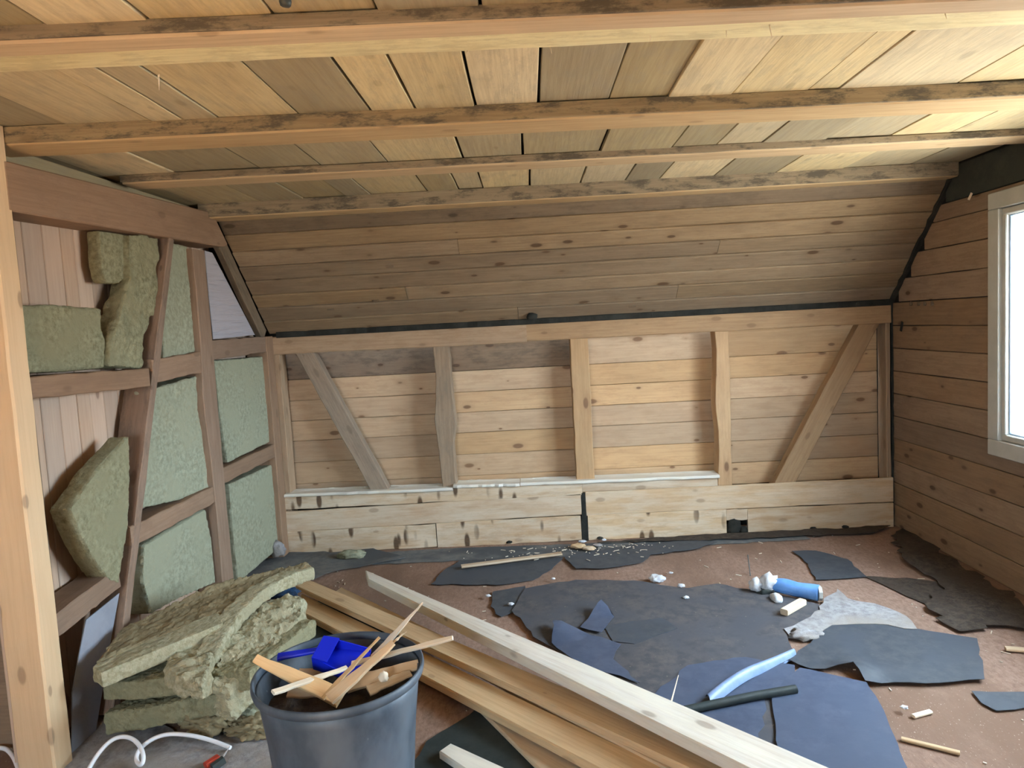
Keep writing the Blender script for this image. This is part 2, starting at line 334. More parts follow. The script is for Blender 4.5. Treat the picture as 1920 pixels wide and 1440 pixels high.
# joists: rough near face plus planed underside
for k, yf in enumerate(JO):
    lo = XF if k < 2 else XL-.05
    hi = XR if k < 3 else XR-.02
    dep = (.036, .058, .035, .078)[k]; wd = (.085, .165, .14, .14)[k]; sk = (.05, .055, .04, .02)[k]
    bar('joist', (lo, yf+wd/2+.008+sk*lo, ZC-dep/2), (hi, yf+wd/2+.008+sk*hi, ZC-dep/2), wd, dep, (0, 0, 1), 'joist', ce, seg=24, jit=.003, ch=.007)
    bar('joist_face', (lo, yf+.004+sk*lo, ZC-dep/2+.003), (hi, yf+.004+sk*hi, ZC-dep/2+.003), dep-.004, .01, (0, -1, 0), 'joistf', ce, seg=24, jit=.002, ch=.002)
    if k == 0:
        bar('pale_batten', (lo, yf+wd+.075+sk*lo, ZC-.010), (hi, yf+wd+.075+sk*hi, ZC-.010), .13, .022, (0, 0, 1), 'paleb', ce, seg=40, jit=.004, ch=.004, label='pale rough-sawn batten')
for yf in (-1.9, -1.15, -.4, .35, 1.05):
    bar('joist', (XF, yf+.06, ZC-.04), (XR, yf+.06, ZC-.04), .12, .085, (0, 0, 1), 'joist', ce, seg=4, jit=.002)
# splinters hanging from the ceiling
for (px, py, y, l) in ((299, 158, 2.05, .03), (1220, 48, 1.95, .02), (1362, 62, 1.95, .022), (1440, 35, 1.93, .045), (1767, 13, 1.93, .02), (1030, 78, 2.0, .015), (875, 66, 2.0, .012), (1233, 190, 2.57, .014)):
    p = P(px, py, Y=y)
    p.z = min(p.z, ZC-.005)
    bar('splinter', (p.x, p.y, ZC-.0), (p.x+R_.uniform(-.01, .02), p.y, ZC-.02-l*.8), .006, .003, (0, 1, 0), 'splintw', ce, ch=.001, taper=(1, .2))
# black fitting above the first joist
p = P(535, 3, Z=ZC-.012)
kn = blob('ceiling_knob', (p.x, p.y, ZC-.012), (.014, .014, .018), 'grey', 2, .1, label='small black knob on the ceiling above the nearest joist', cat='knob')
# ------------------------------------------------------------------ sloped wall
D1 = Vector((0, 1, -1)).normalized(); NR = Vector((0, -1, -1)).normalized()
top = Vector((0, SL-2.235, 2.235)); Ls = (Vector((0, YB, 1.53))-top).length
ws = link('wall_sloped', None, None, None, None, 'structure', 'sloping roof underside clad in horizontal planks', 'wall')
bar('underlay', (XL-.2, *(top+D1*Ls/2-NR*.05)[1:]), (XR+.1, *(top+D1*Ls/2-NR*.05)[1:]), Ls+.25, .03, NR, 'dark', ws)
hts = [.165, .135, .125, .12, .13, .12, .13, .13]
k = Ls/sum(hts); d = 0
for i, hgt in enumerate(hts):
    hgt *= k; c = top + D1*(d+hgt/2) - NR*.012; d += hgt
    nn = (NR + D1*.09*(1 if i else 0)).normalized()
    # two lengths with a butt joint
    cut = XL-.03+(XR-XL)*((.47, .62, .33, .71, .52, .24, .66, .41)[i])
    ends = (XL-.02, XR+.005) if i in (0, 1, 4) else (XL-.02, cut, XR+.005)
    for a, b in zip(ends, ends[1:]):
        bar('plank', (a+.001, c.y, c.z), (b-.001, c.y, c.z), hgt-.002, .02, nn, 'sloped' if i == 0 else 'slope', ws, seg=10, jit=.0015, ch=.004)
# dark strip standing in for the shaded gap between slope and plate
bar('dark_gap_strip', (XL+.03, YB-.005, 1.527), (XR-.02, YB-.005, 1.524), .022, .04, (0, 0, 1), 'dark', ws, seg=60, jit=.008, ch=.005)
for (px, py, r) in ((997, 594, .028), (935, 500, .0)):
    if r: blob('black_lump', P(px, py, Y=YB-.05), (r*1.3, r*.6, r), 'dark', 2, .4, 9, ws)
for (px, py) in ((731, 500), (1186, 574), (620, 580), (704, 564)):
    q = P(px, py, Y=4.4); dd = (q-Vector((0, 0, H))); s = (SL-H)/(dd.y+dd.z); q = Vector((0, 0, H))+dd*s
    bar('dark_knot', q+NR*.001-Vector((.022, 0, 0)), q+NR*.001+Vector((.022, 0, 0)), .014, .008, NR, 'sloped', ws, ch=.003)
# ------------------------------------------------------------------ back wall
YP = YB+.16                                      # sheathing
wb = struct('wall_back', [(XL-.2, YP+.022, 0, XR+.2, YP+.06, 1.75)], 'dark', 'low back wall with studs, braces and plank sheathing', 'wall')
zs = [1.46, 1.205, 1.055, .91, .765, .61, .455, .30]
bx = [P(x, 760, Y=YB).x for x in (535, 830, 1090, 1350, 1662)]
for i, (z1, z0) in enumerate(zip(zs, zs[1:])):
    cuts = [XL-.15] + [bx[q]+.02 for q in ((1, 2, 3), (2,), (1, 2, 3), (3,), (1, 2), (2, 3), (1,))[i]] + [XR-.03]
    for a, b in zip(cuts, cuts[1:]):
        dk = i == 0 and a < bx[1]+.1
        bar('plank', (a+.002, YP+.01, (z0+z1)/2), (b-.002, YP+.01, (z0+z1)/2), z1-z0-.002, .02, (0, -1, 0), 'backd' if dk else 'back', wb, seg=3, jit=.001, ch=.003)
def bstud(pxl, pxr, py, mat, prof=None, z0=.3, z1=1.40, seg=10, jit=.002, lean=0):
    a, b = P(pxl, py, Y=YB).x, P(pxr, py, Y=YB).x
    return bar('stud', ((a+b)/2+lean, YB+.065, z1), ((a+b)/2-lean, YB+.065, z0), b-a, .12, (0, -1, 0), mat, wb, seg=seg, jit=jit, prof=prof)
bstud(507, 531, 760, 'frame', z0=.0)
bump = lambda f: (.012*math.exp(-((f-.47)/.09)**2)*-1+.008*math.sin(f*9), .02*math.exp(-((f-.47)/.10)**2)+.006*math.sin(f*7))
bstud(819, 848, 780, 'brace', prof=bump, seg=24, jit=.003)
bstud(1075, 1109, 770, 'back', jit=.003)
bstud(1344, 1370, 760, 'back', prof=lambda f: (.008*math.sin(f*11), .004*math.sin(f*5)), seg=16)
bstud(1663, 1671, 760, 'frame')
def brace(a, b, w, mat):
    bar('brace', P(*a, Y=YB+.0)+Vector((0, .05, 0)), P(*b, Y=YB)+Vector((0, .05, 0)), w, .085, (0, -1, 0), mat, wb, seg=12, jit=.003)
brace((558, 640), (718, 930), .115, 'brace')
brace((1640, 590), (1462, 925), .125, 'frame')
for xa, xb in ((XL-.02, bx[1]+.6), (bx[1]+.6, XR)):
    bar('top_plate', (xa, YB+.065, 1.455), (xb, YB+.065, 1.448), .125, .135, (0, -1, 0), 'frame', wb, seg=16, jit=.003, ch=.006)
# sill planks nailed over the feet of the studs
YS = YB-.012
xs_ = P(1095, 965, Y=YS).x
def sill(a, b, z0a, z1a, z0b, z1b, mat, seg=20, dy=0., jit=.003, nm='sill_plank'):
    ya = YS+dy
    t0 = [(a, ya, z1a), (b, ya, z1b), (b, ya, z0b), (a, ya, z0a)]
    L = b-a; zc = (z0a+z1a+z0b+z1b)/4
    return bar(nm, (a, ya, (z0a+z1a)/2), (b, ya, (z0b+z1b)/2), ((z1a-z0a)+(z1b-z0b))/2, .022, (0, -1, 0), mat, wb, seg=seg, jit=jit, ch=.004)
Xl0 = P(517, 980, Y=YS).x; Xr0 = XR-.02
sill(Xl0, xs_-.004, .302, .425, .335, .405, 'sills', 24)
sill(xs_-.003, P(1345, 910, Y=YS).x, .335, .408, .345, .40, 'sill', 12)
sill(Xl0, xs_-.016, .158, .30, .182, .333, 'sill', 14)
sill(xs_+.016, Xr0, .182, .335, .168, .345, 'sill', 20)
sill(Xl0+.01, P(818, 1000, Y=YS).x, .0, .155, .0, .168, 'sills', 10)
sill(P(818, 1000, Y=YS).x+.006, xs_-.024, .0, .167, .0, .18, 'sills', 10)
sill(xs_+.024, P(1362, 1000, Y=YS).x, .0, .18, .0, .172, 'sills', 10)
sill(P(1402, 1000, Y=YS).x, Xr0, .0, .17, .0, .165, 'sill', 10)
sill(P(1362, 1000, Y=YS).x+.002, P(1402, 1000, Y=YS).x-.002, .095, .17, .09, .17, 'sill', 5)
bar('dark_slot', (xs_, YS-.009, 0), (xs_, YS-.009, .335), .05, .008, (0, -1, 0), 'dark', wb, taper=(1, .5))
# ledge on top of the sill, its window-lit top put into the colour
for a, b, dz in ((P(535, 930, Y=YS).x, P(850, 912, Y=YS).x, .0), (P(850, 912, Y=YS).x, P(975, 905, Y=YS).x, .008), (P(975, 905, Y=YS).x, P(1348, 900, Y=YS).x, .0)):
    bar('ledge', (a+.002, YB+.04, .418+dz), (b-.002, YB+.04, .408+dz), .165, .022, (0, 0, 1), 'loosew', wb, seg=16, jit=.008, ch=.006, label='waney ledge board with window light whitened into its colour')
# knots and black hole round a pipe stub
h = P(1381, 1000, Y=YS-.02)
blob('black_lump', (h.x-.015, YS-.008, .045), (.05, .02, .06), 'dark', 3, .35, 6, wb)
blob('black_lump', (h.x+.05, YS-.012, .022), (.03, .02, .03), 'dark', 2, .35, 6, wb)
for px, py in ((1525, 990), (1585, 992), (1125, 1008), (955, 1017)):
    q = P(px, py, Y=YS-.015); blob('black_lump', (q.x, YS-.014, .015), (.022, .01, .012), 'dark', 2, .4, 6, wb)
# ------------------------------------------------------------------ right wall
wr = struct('wall_right', [(XR+.02, YR-.2, 0, XR+.16, WIN[0]+.06, 2.4), (XR+.02, WIN[0]+.06, 0, XR+.16, WIN[1]-.06, WIN[2]+.06), (XR+.02, WIN[0]+.06, WIN[3]-.06, XR+.16, WIN[1]-.06, 2.4), (XR+.02, WIN[1]-.06, 0, XR+.16, YB+.3, 2.4)],
     'dark', 'right gable wall of horizontal brown planks', 'wall')
z = 0; i = 0
while z < 2.06:
    hz = min(.152, 2.07-z); zm = z+hz/2
    ymax = min(YB+.02, SL-z-hz+.06) if z+hz > 1.5 else YB+.02
    segs = []
    def hit(wz): return z+hz > wz[2]+.085 and z < wz[3]-.085
    ys = [YR]
    if hit(WIN): ys += [WIN[0]+.05, WIN[1]-.05]
    ys.append(ymax)
    for a, b in zip(ys[::2], ys[1::2]):
        cs = [a]
        if b-a > 1.2: cs.append(a+(b-a)*R_.uniform(.35, .75))
        cs.append(b)
        for q0, q1 in zip(cs, cs[1:]):
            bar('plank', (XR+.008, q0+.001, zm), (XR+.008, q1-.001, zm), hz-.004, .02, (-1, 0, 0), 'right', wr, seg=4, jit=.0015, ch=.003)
    z += hz; i += 1
bar('dark_beam', (XR+.005, YR, 2.165), (XR+.005, 4.16, 2.165), .19, .03, (-1, 0, 0), 'dtimber', wr, seg=8, jit=.003)
bar('dark_gap_strip', (XR-.012, YB-.002, .0), (XR-.006, YB-.002, 1.55), .012, .012, (0, -1, 0), 'dark', wr, seg=30, jit=.003)  # dark strip standing in for the shade of the corner gap
q0 = Vector((XR-.012, SL-1.53, 1.53)); q1 = Vector((XR-.012, SL-2.2, 2.2))
bar('dark_gap_strip', q0+NR*.008, q1+NR*.008, .03, .02, NR, 'dark', wr, seg=20, jit=.005)
for (px, py, l) in ((1692, 612, .03),):
    q = P(px, py, X=XR-.004); bar('dark_slit', q+Vector((0, .0, l)), q+Vector((0, .02, -l)), .022, .008, (-1, 0, 0), 'dark', wr, ch=.003)
for px in (1708, 1722, 1734, 1748):
    q = P(px, 570, X=XR-.003); blob('dark_knot', q, (.003, .018, .018), 'sloped', 2, .3, 6, wr)
q = P(1822, 362, X=XR-.015); bar('nail', q, q+Vector((-.02, -.005, -.035)), .012, .005, (0, 1, 0), 'splintw', wr, ch=.001)
# window: outer frame, sash, glass
def winframe(parent, nm, Y0, Y1, Z0, Z1, x0, x1, wd, mat):
    link(nm, box_mesh([(x0, Y0, Z0, x1, Y1, Z0+wd), (x0, Y0, Z1-wd, x1, Y1, Z1), (x0, Y0, Z0+wd, x1, Y0+wd, Z1-wd), (x0, Y1-wd, Z0+wd, x1, Y1, Z1-wd)]), mat, parent).modifiers.new('b', 'BEVEL').width = .004
def window(name, wn, label, mull=True):
    w_ = link(name, None, None, None, Matrix.Translation((XR, (wn[0]+wn[1])/2, wn[2])), 'structure', label, 'window')
    Y0, Y1, Z0, Z1 = wn
    winframe(w_, 'window_frame', Y0, Y1, Z0, Z1, XR-.03, XR+.15, .085, 'frameW')
    ym = (Y0+Y1)/2
    if mull: link('mullion', box_mesh([(XR-.02, ym-.03, Z0+.088, XR+.10, ym+.03, Z1-.088)]), 'frameW', w_)
    for a, b in (((Y0+.088, ym-.03), (ym+.03, Y1-.088)) if mull else ((Y0+.088, Y1-.088),)):
        winframe(w_, 'sash', a, b, Z0+.088, Z1-.088, XR-.015, XR+.05, .032, 'frameW')
        winframe(w_, 'gasket', a+.035, b-.035, Z0+.123, Z1-.123, XR+.0, XR+.02, .005, 'gasket')
        link('pane', box_mesh([(XR+.008, a+.033, Z0+.121, XR+.012, b-.033, Z1-.121)]), 'glass', w_)
        link('pane', box_mesh([(XR+.028, a+.033, Z0+.121, XR+.032, b-.033, Z1-.121)]), 'glass', w_)
window('window_1', WIN, 'white framed window in the right plank wall')
# ------------------------------------------------------------------ rear and far left walls (out of view)
wf = struct('wall_front', [(XF, YR-.15, 0, WIN2[0], YR, 2.4), (WIN2[1], YR-.15, 0, XR+.2, YR, 2.4), (WIN2[0], YR-.15, 0, WIN2[1], YR, WIN2[2]), (WIN2[0], YR-.15, WIN2[3], WIN2[1], YR, 2.4)],
            'right', 'rear timber wall with a wide window, behind the viewer', 'wall')
w3 = link('window_2', None, None, None, Matrix.Translation((0, YR, WIN2[2])), 'structure', 'wide rear window behind the viewer', 'window')
link('window_frame', box_mesh([(WIN2[0]+k*(WIN2[1]-WIN2[0]-.06)/3, YR-.1, WIN2[2], WIN2[0]+.06+k*(WIN2[1]-WIN2[0]-.06)/3, YR-.03, WIN2[3]) for k in range(4)] + [(WIN2[0], YR-.1, WIN2[2], WIN2[1], YR-.03, WIN2[2]+.06), (WIN2[0], YR-.1, WIN2[3]-.06, WIN2[1], YR-.03, WIN2[3])]), 'frameW', w3)
struct('wall_far_left', [(XF-.1, YR-.2, 0, XF, 2.6, 2.4), (XF, 2.5, 0, XL-.13, 2.6, 2.4)], 'right', 'plank wall of the space left of the post', 'wall')
# ------------------------------------------------------------------ left wall
XP = XL-.15
wl = struct('wall_left', [(XP-.06, 2.6, 0, XP-.022, YB+.25, 2.4)], 'dark', 'left timber frame wall partly filled with mineral wool', 'wall')
y = 2.36; i = 0
while y < 4.9:
    wy = R_.choice((.085, .095, .1, .11)); zt = min(2.26, SL-y-.02)
    bar('plank', (XP-.011-R_.uniform(0, .004), y+wy/2, 0), (XP-.011, y+wy/2, zt), wy-.003, .018, (1, 0, 0), 'left', wl, seg=2, ch=.003)
    y += wy
up = (1, 0, 0)
def lbar(nm, a, b, w_, mat, th=.14, dx=0., **kw):
    A = Vector((XL-th/2-dx, *P(*a, X=XL)[1:])); B = Vector((XL-th/2-dx, *P(*b, X=XL)[1:]))
    return bar(nm, A, B, w_, th, up, mat, wl, **kw)
# near post, whose front face catches the light
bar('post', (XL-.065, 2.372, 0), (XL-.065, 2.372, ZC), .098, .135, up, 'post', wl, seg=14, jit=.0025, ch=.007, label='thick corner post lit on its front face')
prof = lambda f: (.01*math.sin(f*5), .006*math.sin(f*9))
a0 = P(352, 470, X=XL); 
bar('post', (XL-.07, 3.79, 2.0), (XL-.07, 3.80, 0), .135, .14, up, 'lframe', wl, seg=18, jit=.004, prof=lambda f: (.03*math.exp(-((f-.42)/.1)**2)*-1, .004*math.sin(f*7)))
bar('post', (XL-.07, 4.72, 1.52), (XL-.07, 4.72, 0), .12, .14, up, 'lframe', wl, seg=12, jit=.003)
bar('diagonal_brace', (XL-.068, 3.52, 2.03), (XL-.068, 2.70, .02), .05, .13, up, 'lbrace', wl, seg=16, jit=.004)
# top plate with a sawn end under the slope
prism('top_plate', [Vector((XL+.005, *v)) for v in ((2.40, 1.985), (4.11, 2.05), (4.17, 2.07), (4.0, 2.23), (2.40, 2.155))], (-.16, 0, 0), 'lframe', wl, .006)
bar('upper_rail', (XP+.03, 2.42, 2.20), (XP+.03, 4.05, 2.22), .09, .03, up, 'ceil', wl, seg=4)
def rail(Y0, Y1, z0, z1, hh, mat='lframe', d0=0):
    bar('rail', (XL-.072-d0, Y0, z0+hh/2), (XL-.072-d0, Y1, z1+hh/2), hh, .13, up, mat, wl, seg=12, jit=.0035)
rail(2.42, 3.20, 1.335, 1.315, .082)
rail(3.23, 3.74, 1.325, 1.345, .11)
rail(3.86, 4.67, 1.405, 1.418, .105)
rail(2.42, 2.82, .465, .505, .085)
rail(2.93, 3.74, .635, .630, .09)
rail(3.86, 4.67, .705, .705, .09)
# sloping rafter foot beside the foil
bar('rafter', (XL-.05, SL-2.12-.06, 2.12), (XL-.05, SL-1.53-.06, 1.53), .10, .04, (1, 0, 0), 'sloped', wl, seg=8, jit=.003)
# grey membrane below the low rail
prism('membrane', [Vector((XL-.03, *P(x, y_, X=XL-.03)[1:])) for x, y_ in ((224, 1112), (162, 1162), (148, 1230), (136, 1300), (134, 1425), (175, 1400), (208, 1200))], (-.004, 0, 0), 'membrane', wl, 0)
fo = prism('plastic_foil', [Vector((XL-.03, *P(x, y_, X=XL-.03)[1:])) for x, y_ in ((384, 470), (398, 474), (435, 545), (478, 628), (400, 636), (392, 560))], (-.003, 0, 0), 'foil', None, 0,
      label='triangle of greyish plastic foil in the left wall under the slope', cat='plastic foil')
# mineral wool in the left wall
def lw(pts, label, mat='woolg', x=XL-.035, th=.1, **kw):
    kw.setdefault('coarse', .006); kw.setdefault('rough', .005); kw.setdefault('vox', .009)
    return wool('insulation_batt', [Vector((x, *P(a, b_, X=x)[1:])) for a, b_ in pts], (-th, 0, 0), mat, label=label, cat='insulation', group='mineral wool pieces in the left wall', **kw)
lw([(28, 572), (110, 572), (192, 578), (190, 610), (199, 640), (197, 690), (120, 697), (42, 700)], 'olive wool batt standing on the middle rail beside the near post', 'wool', x=XL-.05, th=.08)
lw([(186, 432), (244, 440), (243, 515), (222, 532), (198, 530), (190, 500)], 'folded torn wool strip tucked under the left top plate', 'wool', x=XL-.06, th=.06)
lw([(242, 438), (300, 445), (296, 500), (306, 570), (294, 590), (283, 598), (268, 640), (264, 690), (207, 688), (205, 655), (244, 520)], 'ragged standing wool slab left of the upper diagonal brace', 'wool', x=XL-.03, th=.09, coarse=.03)
lw([(322, 455), (352, 462), (358, 560), (368, 660), (308, 676), (304, 600)], 'narrow green wool strip between diagonal brace and inner post, above the middle rail')
lw([(272, 732), (376, 704), (388, 800), (398, 918), (330, 940), (264, 955), (262, 850)], 'large pale green wool batt between the middle and lower rails', coarse=.02)
lw([(270, 1022), (385, 953), (396, 1010), (404, 1092), (340, 1120), (285, 1150), (268, 1090)], 'pale green wool batt below the lower rail, left of the inner post')
lw([(403, 676), (498, 668), (505, 760), (516, 824), (428, 868), (412, 770)], 'green wool batt right of the inner post, between middle and lower rails')
lw([(430, 908), (517, 868), (520, 960), (522, 1030), (448, 1092), (438, 1000)], 'green wool batt in the far left corner below the lower rail')
# leaning triangular slab with thick edge
X4 = XL-.005
wool('insulation_batt', [Vector((X4, *P(a, b_, X=X4)[1:])) for a, b_ in ((242, 815), (244, 900), (238, 1000), (222, 1092), (205, 1088), (178, 1052), (150, 1000), (132, 955), (180, 885))], (-.085, 0, 0), 'wool', coarse=.006, rough=.006, vox=.009, label='triangular broken wool slab leaning behind the diagonal brace on the low rail', cat='insulation', group='mineral wool pieces in the left wall')
wool('insulation_scrap', [Vector((XL-.05, *P(a, b_, X=XL-.05)[1:])) for a, b_ in ((398, 945), (414, 950), (418, 990), (408, 1020), (398, 1000))], (-.05, 0, 0), 'woolp', label='pale wool tuft in the gap beside the inner post', cat='insulation')
blob('cloth_scrap', P(407, 1038, X=XL-.06), (.02, .035, .04), 'maroon', 3, .4, label='maroon cloth scrap stuck in the gap below the lower rail', cat='cloth')
# ------------------------------------------------------------------ heap of mineral wool, lower left
def pile(pts, z, th, label, mat='wool', zs=None, **kw):
    tp = [P(a, b_, Z=(zs[i] if zs else z)) for i, (a, b_) in enumerate(pts)]
    return wool('insulation_slab', tp, (0, 0, -th), mat, label=label, cat='insulation', group='mineral wool slabs in the heap', **kw)
def slabf(fl_, fr_, Y0, Y1, dep, th, label, mat='wool', **kw):
    a, b_ = P(*fl_, Y=Y0), P(*fr_, Y=Y1); bk = Vector((.12, dep, 0)); m_ = (a+b_)/2
    tp = [a, a.lerp(b_, .3)+Vector((0, -.012, 0)), a.lerp(b_, .65)+Vector((0, .008, 0)), b_, b_+bk*.9, m_+bk, a+bk]
    return wool('insulation_slab', tp, (0, 0, -th), mat, label=label, cat='insulation', group='mineral wool slabs in the heap', coarse=.008, rough=.012, vox=.010, **kw)
slabf((192, 1338), (452, 1296), 2.52, 2.50, .5, .085, 'lowest wool slab of the heap, next to the white cable')
slabf((188, 1280), (470, 1258), 2.54, 2.48, .5, .075, 'middle wool slab of the heap with ragged front edge')
pile([(178, 1240), (410, 1148), (585, 1062), (575, 1050), (400, 1092), (232, 1175)], .36, .055, 'brown-topped upper wool slab lying across the heap', 'wooltop', zs=[.34, .37, .40, .42, .42, .36])
# the light cut edge of the upper slab
pile([(172, 1250), (190, 1262), (418, 1168), (408, 1142), (262, 1200)], .33, .06, 'long straight pale slab along the front of the upper heap', 'woolp', zs=[.335, .335, .365, .37, .34], vox=.009, rough=.006, coarse=.004)
# curved bent strip
pc = [P(582, 1062, Z=.40), P(540, 1075, Z=.41), P(490, 1100, Z=.40), P(445, 1140, Z=.38), P(410, 1190, Z=.34), P(388, 1235, Z=.30), P(382, 1258, Z=.26)]
bm = bmesh.new(); rings = []
for i, p_ in enumerate(pc):
    tdir = (pc[min(i+1, 6)]-pc[max(i-1, 0)]).normalized(); side = tdir.cross(Vector((0, 0, 1))).normalized()
    if side.y > 0: side = -side
    wd = .06
    rings.append([bm.verts.new(v) for v in (p_+Vector((0, 0, .0))+side*.03, p_-side*wd, p_-side*wd-Vector((0, 0, .055)), p_+side*.03-Vector((0, 0, .06)))])
for a, b_ in zip(rings, rings[1:]):
    for k in range(4): bm.faces.new((a[k], a[(k+1) % 4], b_[(k+1) % 4], b_[k]))
bm.faces.new(rings[0][::-1]); bm.faces.new(rings[-1]); bmesh.ops.recalc_face_normals(bm, faces=bm.faces)
me = bpy.data.meshes.new('bent'); bm.to_mesh(me); bm.free()
o = link('insulation_slab', me, 'woolp', label='bent pale wool strip curving down over the heap to its torn lump', cat='insulation', group='mineral wool slabs in the heap')
md = o.modifiers.new('r', 'REMESH'); md.mode = 'VOXEL'; md.voxel_size = .009
for s, st in ((.09, .01), (.02, .008)):
    d_ = o.modifiers.new('d', 'DISPLACE'); d_.texture = cloud(s); d_.strength = st; d_.texture_coords = 'GLOBAL'
# torn lumps
pile([(470, 1130), (540, 1112), (572, 1118), (565, 1150), (530, 1195), (480, 1250), (430, 1290), (400, 1280), (410, 1220)], .30, .13, 'torn fluffy wool lump right of the bent strip, by the bucket', 'woolp', zs=[.33, .34, .33, .31, .28, .26, .24, .26, .30], coarse=.045, cs=.06, rough=.02)
pile([(330, 1195), (385, 1190), (400, 1240), (380, 1270), (330, 1268), (308, 1245)], .31, .08, 'rounded tan wool lump under the bent strip', 'woolp', coarse=.04, cs=.06, rough=.018)
for (px, py, z_, r, mt_, lab) in ((392, 1352, .05, (.085, .06, .055), 'wooltop', 'small brownish wool lump at the foot of the heap'), (478, 1318, .08, (.09, .06, .055), 'woolg', 'greenish wool scrap squeezed against the bucket'),
                       (480, 1362, .03, (.10, .06, .035), 'wooltop', 'flat brown wool piece under the bucket side')):
    o = blob('wool_scrap', P(px, py, Z=z_), r, mt_, 5, .55, 9, label=lab, cat='insulation')
    for s_, st in ((.05, .02), (.018, .012)):
        d_ = o.modifiers.new('d', 'DISPLACE'); d_.texture = cloud(s_); d_.strength = st; d_.texture_coords = 'GLOBAL'
gl_ = [P(500, 1112, Z=.33), P(560, 1090, Z=.33)]
blob('work_glove', (gl_[0].x+.05, gl_[0].y+.02, .32), (.09, .035, .03), 'glove', 3, .4, label='crumpled dark blue cloth glove between the heap slabs', cat='glove')
# loose fibres on the floor left
sheet('dust_patch', FP([(120, 1440), (140, 1330), (200, 1300), (330, 1380), (420, 1370), (520, 1400), (500, 1500), (120, 1520)]), .002, 'dust', .006, label='grey fibre dust covering the floor beneath the heap', cat='dust', kind='stuff')
sheet('dust_patch', FP([(440, 1085), (545, 1020), (620, 1040), (700, 1032), (760, 1050), (640, 1072), (560, 1100)]), .003, 'feltg', .02, label='grey rubble dust in the far left floor corner', cat='dust', kind='stuff')
# white cable loops
tube('cable', FP([(-60, 1420), (0, 1396), (20, 1405), (38, 1440), (45, 1500)], .03), .008, 'cable', label='white cable end at the bottom left photo corner, left of the post', cat='cable')
tube('cable', [P(150, 1480, Z=.02), P(165, 1440, Z=.03), P(195, 1395, Z=.06), P(225, 1378, Z=.08), P(255, 1385, Z=.07), P(272, 1415, Z=.05), P(266, 1440, Z=.02), P(252, 1425, Z=.02), P(262, 1400, Z=.05), P(300, 1376, Z=.07), P(345, 1375, Z=.06), P(395, 1386, Z=.03), P(432, 1402, Z=.02)], .0075, 'cable', label='white cable looping on the dusty floor before the wool heap', cat='cable')
# red-handled tool
T0 = empty('cutter_knife', P(420, 1425, Z=.02), 'red and grey knife with a pale tip lying left of the bucket', 'knife')
bar('handle', P(385, 1436, Z=.02), P(410, 1420, Z=.025), .03, .02, (0, 0, 1), 'red', T0, ch=.006)
bar('grip', P(398, 1440, Z=.02), P(420, 1424, Z=.03), .03, .024, (0, 0, 1), 'grey', T0, ch=.006)
bar('blade', P(414, 1424, Z=.03), P(431, 1400, Z=.06), .012, .003, (0, 0, 1), 'white', T0, ch=.001, taper=(1, .3))
# ------------------------------------------------------------------ roofing felt on the floor
def felt(pts, layer, mat, label, **kw):
    return sheet('roofing_felt', FP(pts), .002+layer*.0045, mat, label=label, cat='roofing felt', group='torn roofing felt sheets', **kw)
felt([(560, 1052), (690, 1038), (830, 1030), (1060, 1022), (1150, 1018), (1330, 1008), (1500, 1000), (1520, 1012), (1340, 1022), (1200, 1038), (1060, 1045), (860, 1052), (700, 1060)], 0, 'feltg', 'dusty grey felt strip along the foot of the back wall')
felt([(808, 1098), (838, 1068), (862, 1054), (1000, 1045), (1056, 1048), (1035, 1070), (1000, 1090), (930, 1100)], 1, 'felt', 'slate felt piece under the thin slat near the back wall')
felt([(1058, 1048), (1110, 1038), (1180, 1026), (1300, 1016), (1345, 1020), (1300, 1034), (1220, 1044), (1205, 1058), (1130, 1070), (1080, 1070)], 2, 'felt', 'slate felt piece before the black wall slot')
felt([(920, 1140), (925, 1112), (985, 1102), (990, 1120), (965, 1150), (940, 1160)], 1, 'felt', 'small grey felt tongue left of the dusty patch')
felt([(960, 1150), (985, 1108), (1080, 1092), (1190, 1094), (1290, 1108), (1345, 1100), (1420, 1112), (1480, 1125), (1545, 1143), (1525, 1165), (1470, 1188), (1490, 1240), (1390, 1300), (1250, 1320), (1130, 1270), (1000, 1200)], 2, 'feltd', 'broad dusty felt patch in the middle of the floor', amp=.008)
def crease(c0, ang, hgt, rad):                   # raised fold
    d_ = Vector((math.cos(ang), math.sin(ang)))
    return lambda x, y: hgt*max(0, 1-abs((x-c0.x)*-d_.y+(y-c0.y)*d_.x)/rad)
c1 = P(1045, 1190, Z=0)
felt([(1040, 1178), (1165, 1217), (1150, 1245), (1200, 1290), (1100, 1260), (1035, 1215)], 4, 'feltb', 'blue felt flap with raised corner behind the long boards', lift=lambda x, y: .05*max(0, 1-((x-c1.x)**2+(y-c1.y)**2)**.5/.16)**1.5)
c2 = P(1120, 1150, Z=0)
felt([(1088, 1186), (1128, 1146), (1152, 1166), (1128, 1196)], 5, 'feltb', 'small folded blue felt flap on the dusty patch', lift=lambda x, y: .05*max(0, 1-((x-c2.x)**2+(y-c2.y)**2)**.5/.12))
felt([(1130, 1180), (1240, 1165), (1270, 1185), (1190, 1215), (1150, 1210)], 3, 'felt', 'thin bluish felt scrap in the middle of the dusty patch')
c3 = P(1605, 1268, Z=0)
felt([(1480, 1245), (1560, 1176), (1640, 1172), (1740, 1190), (1832, 1205), (1846, 1282), (1735, 1290), (1622, 1288), (1600, 1262), (1520, 1262)], 3, 'felt', 'large right-hand felt sheet with straight right edge', lift=lambda x, y: .04*max(0, 1-((x-c3.x)**2+(y-c3.y)**2)**.5/.11), rag=.005)
felt([(1448, 1306), (1500, 1262), (1625, 1290), (1650, 1330), (1705, 1460), (1740, 1560), (1500, 1560), (1455, 1400)], 4, 'feltb', 'blue-grey felt sheet reaching the bottom edge right of the boards', rag=.004)
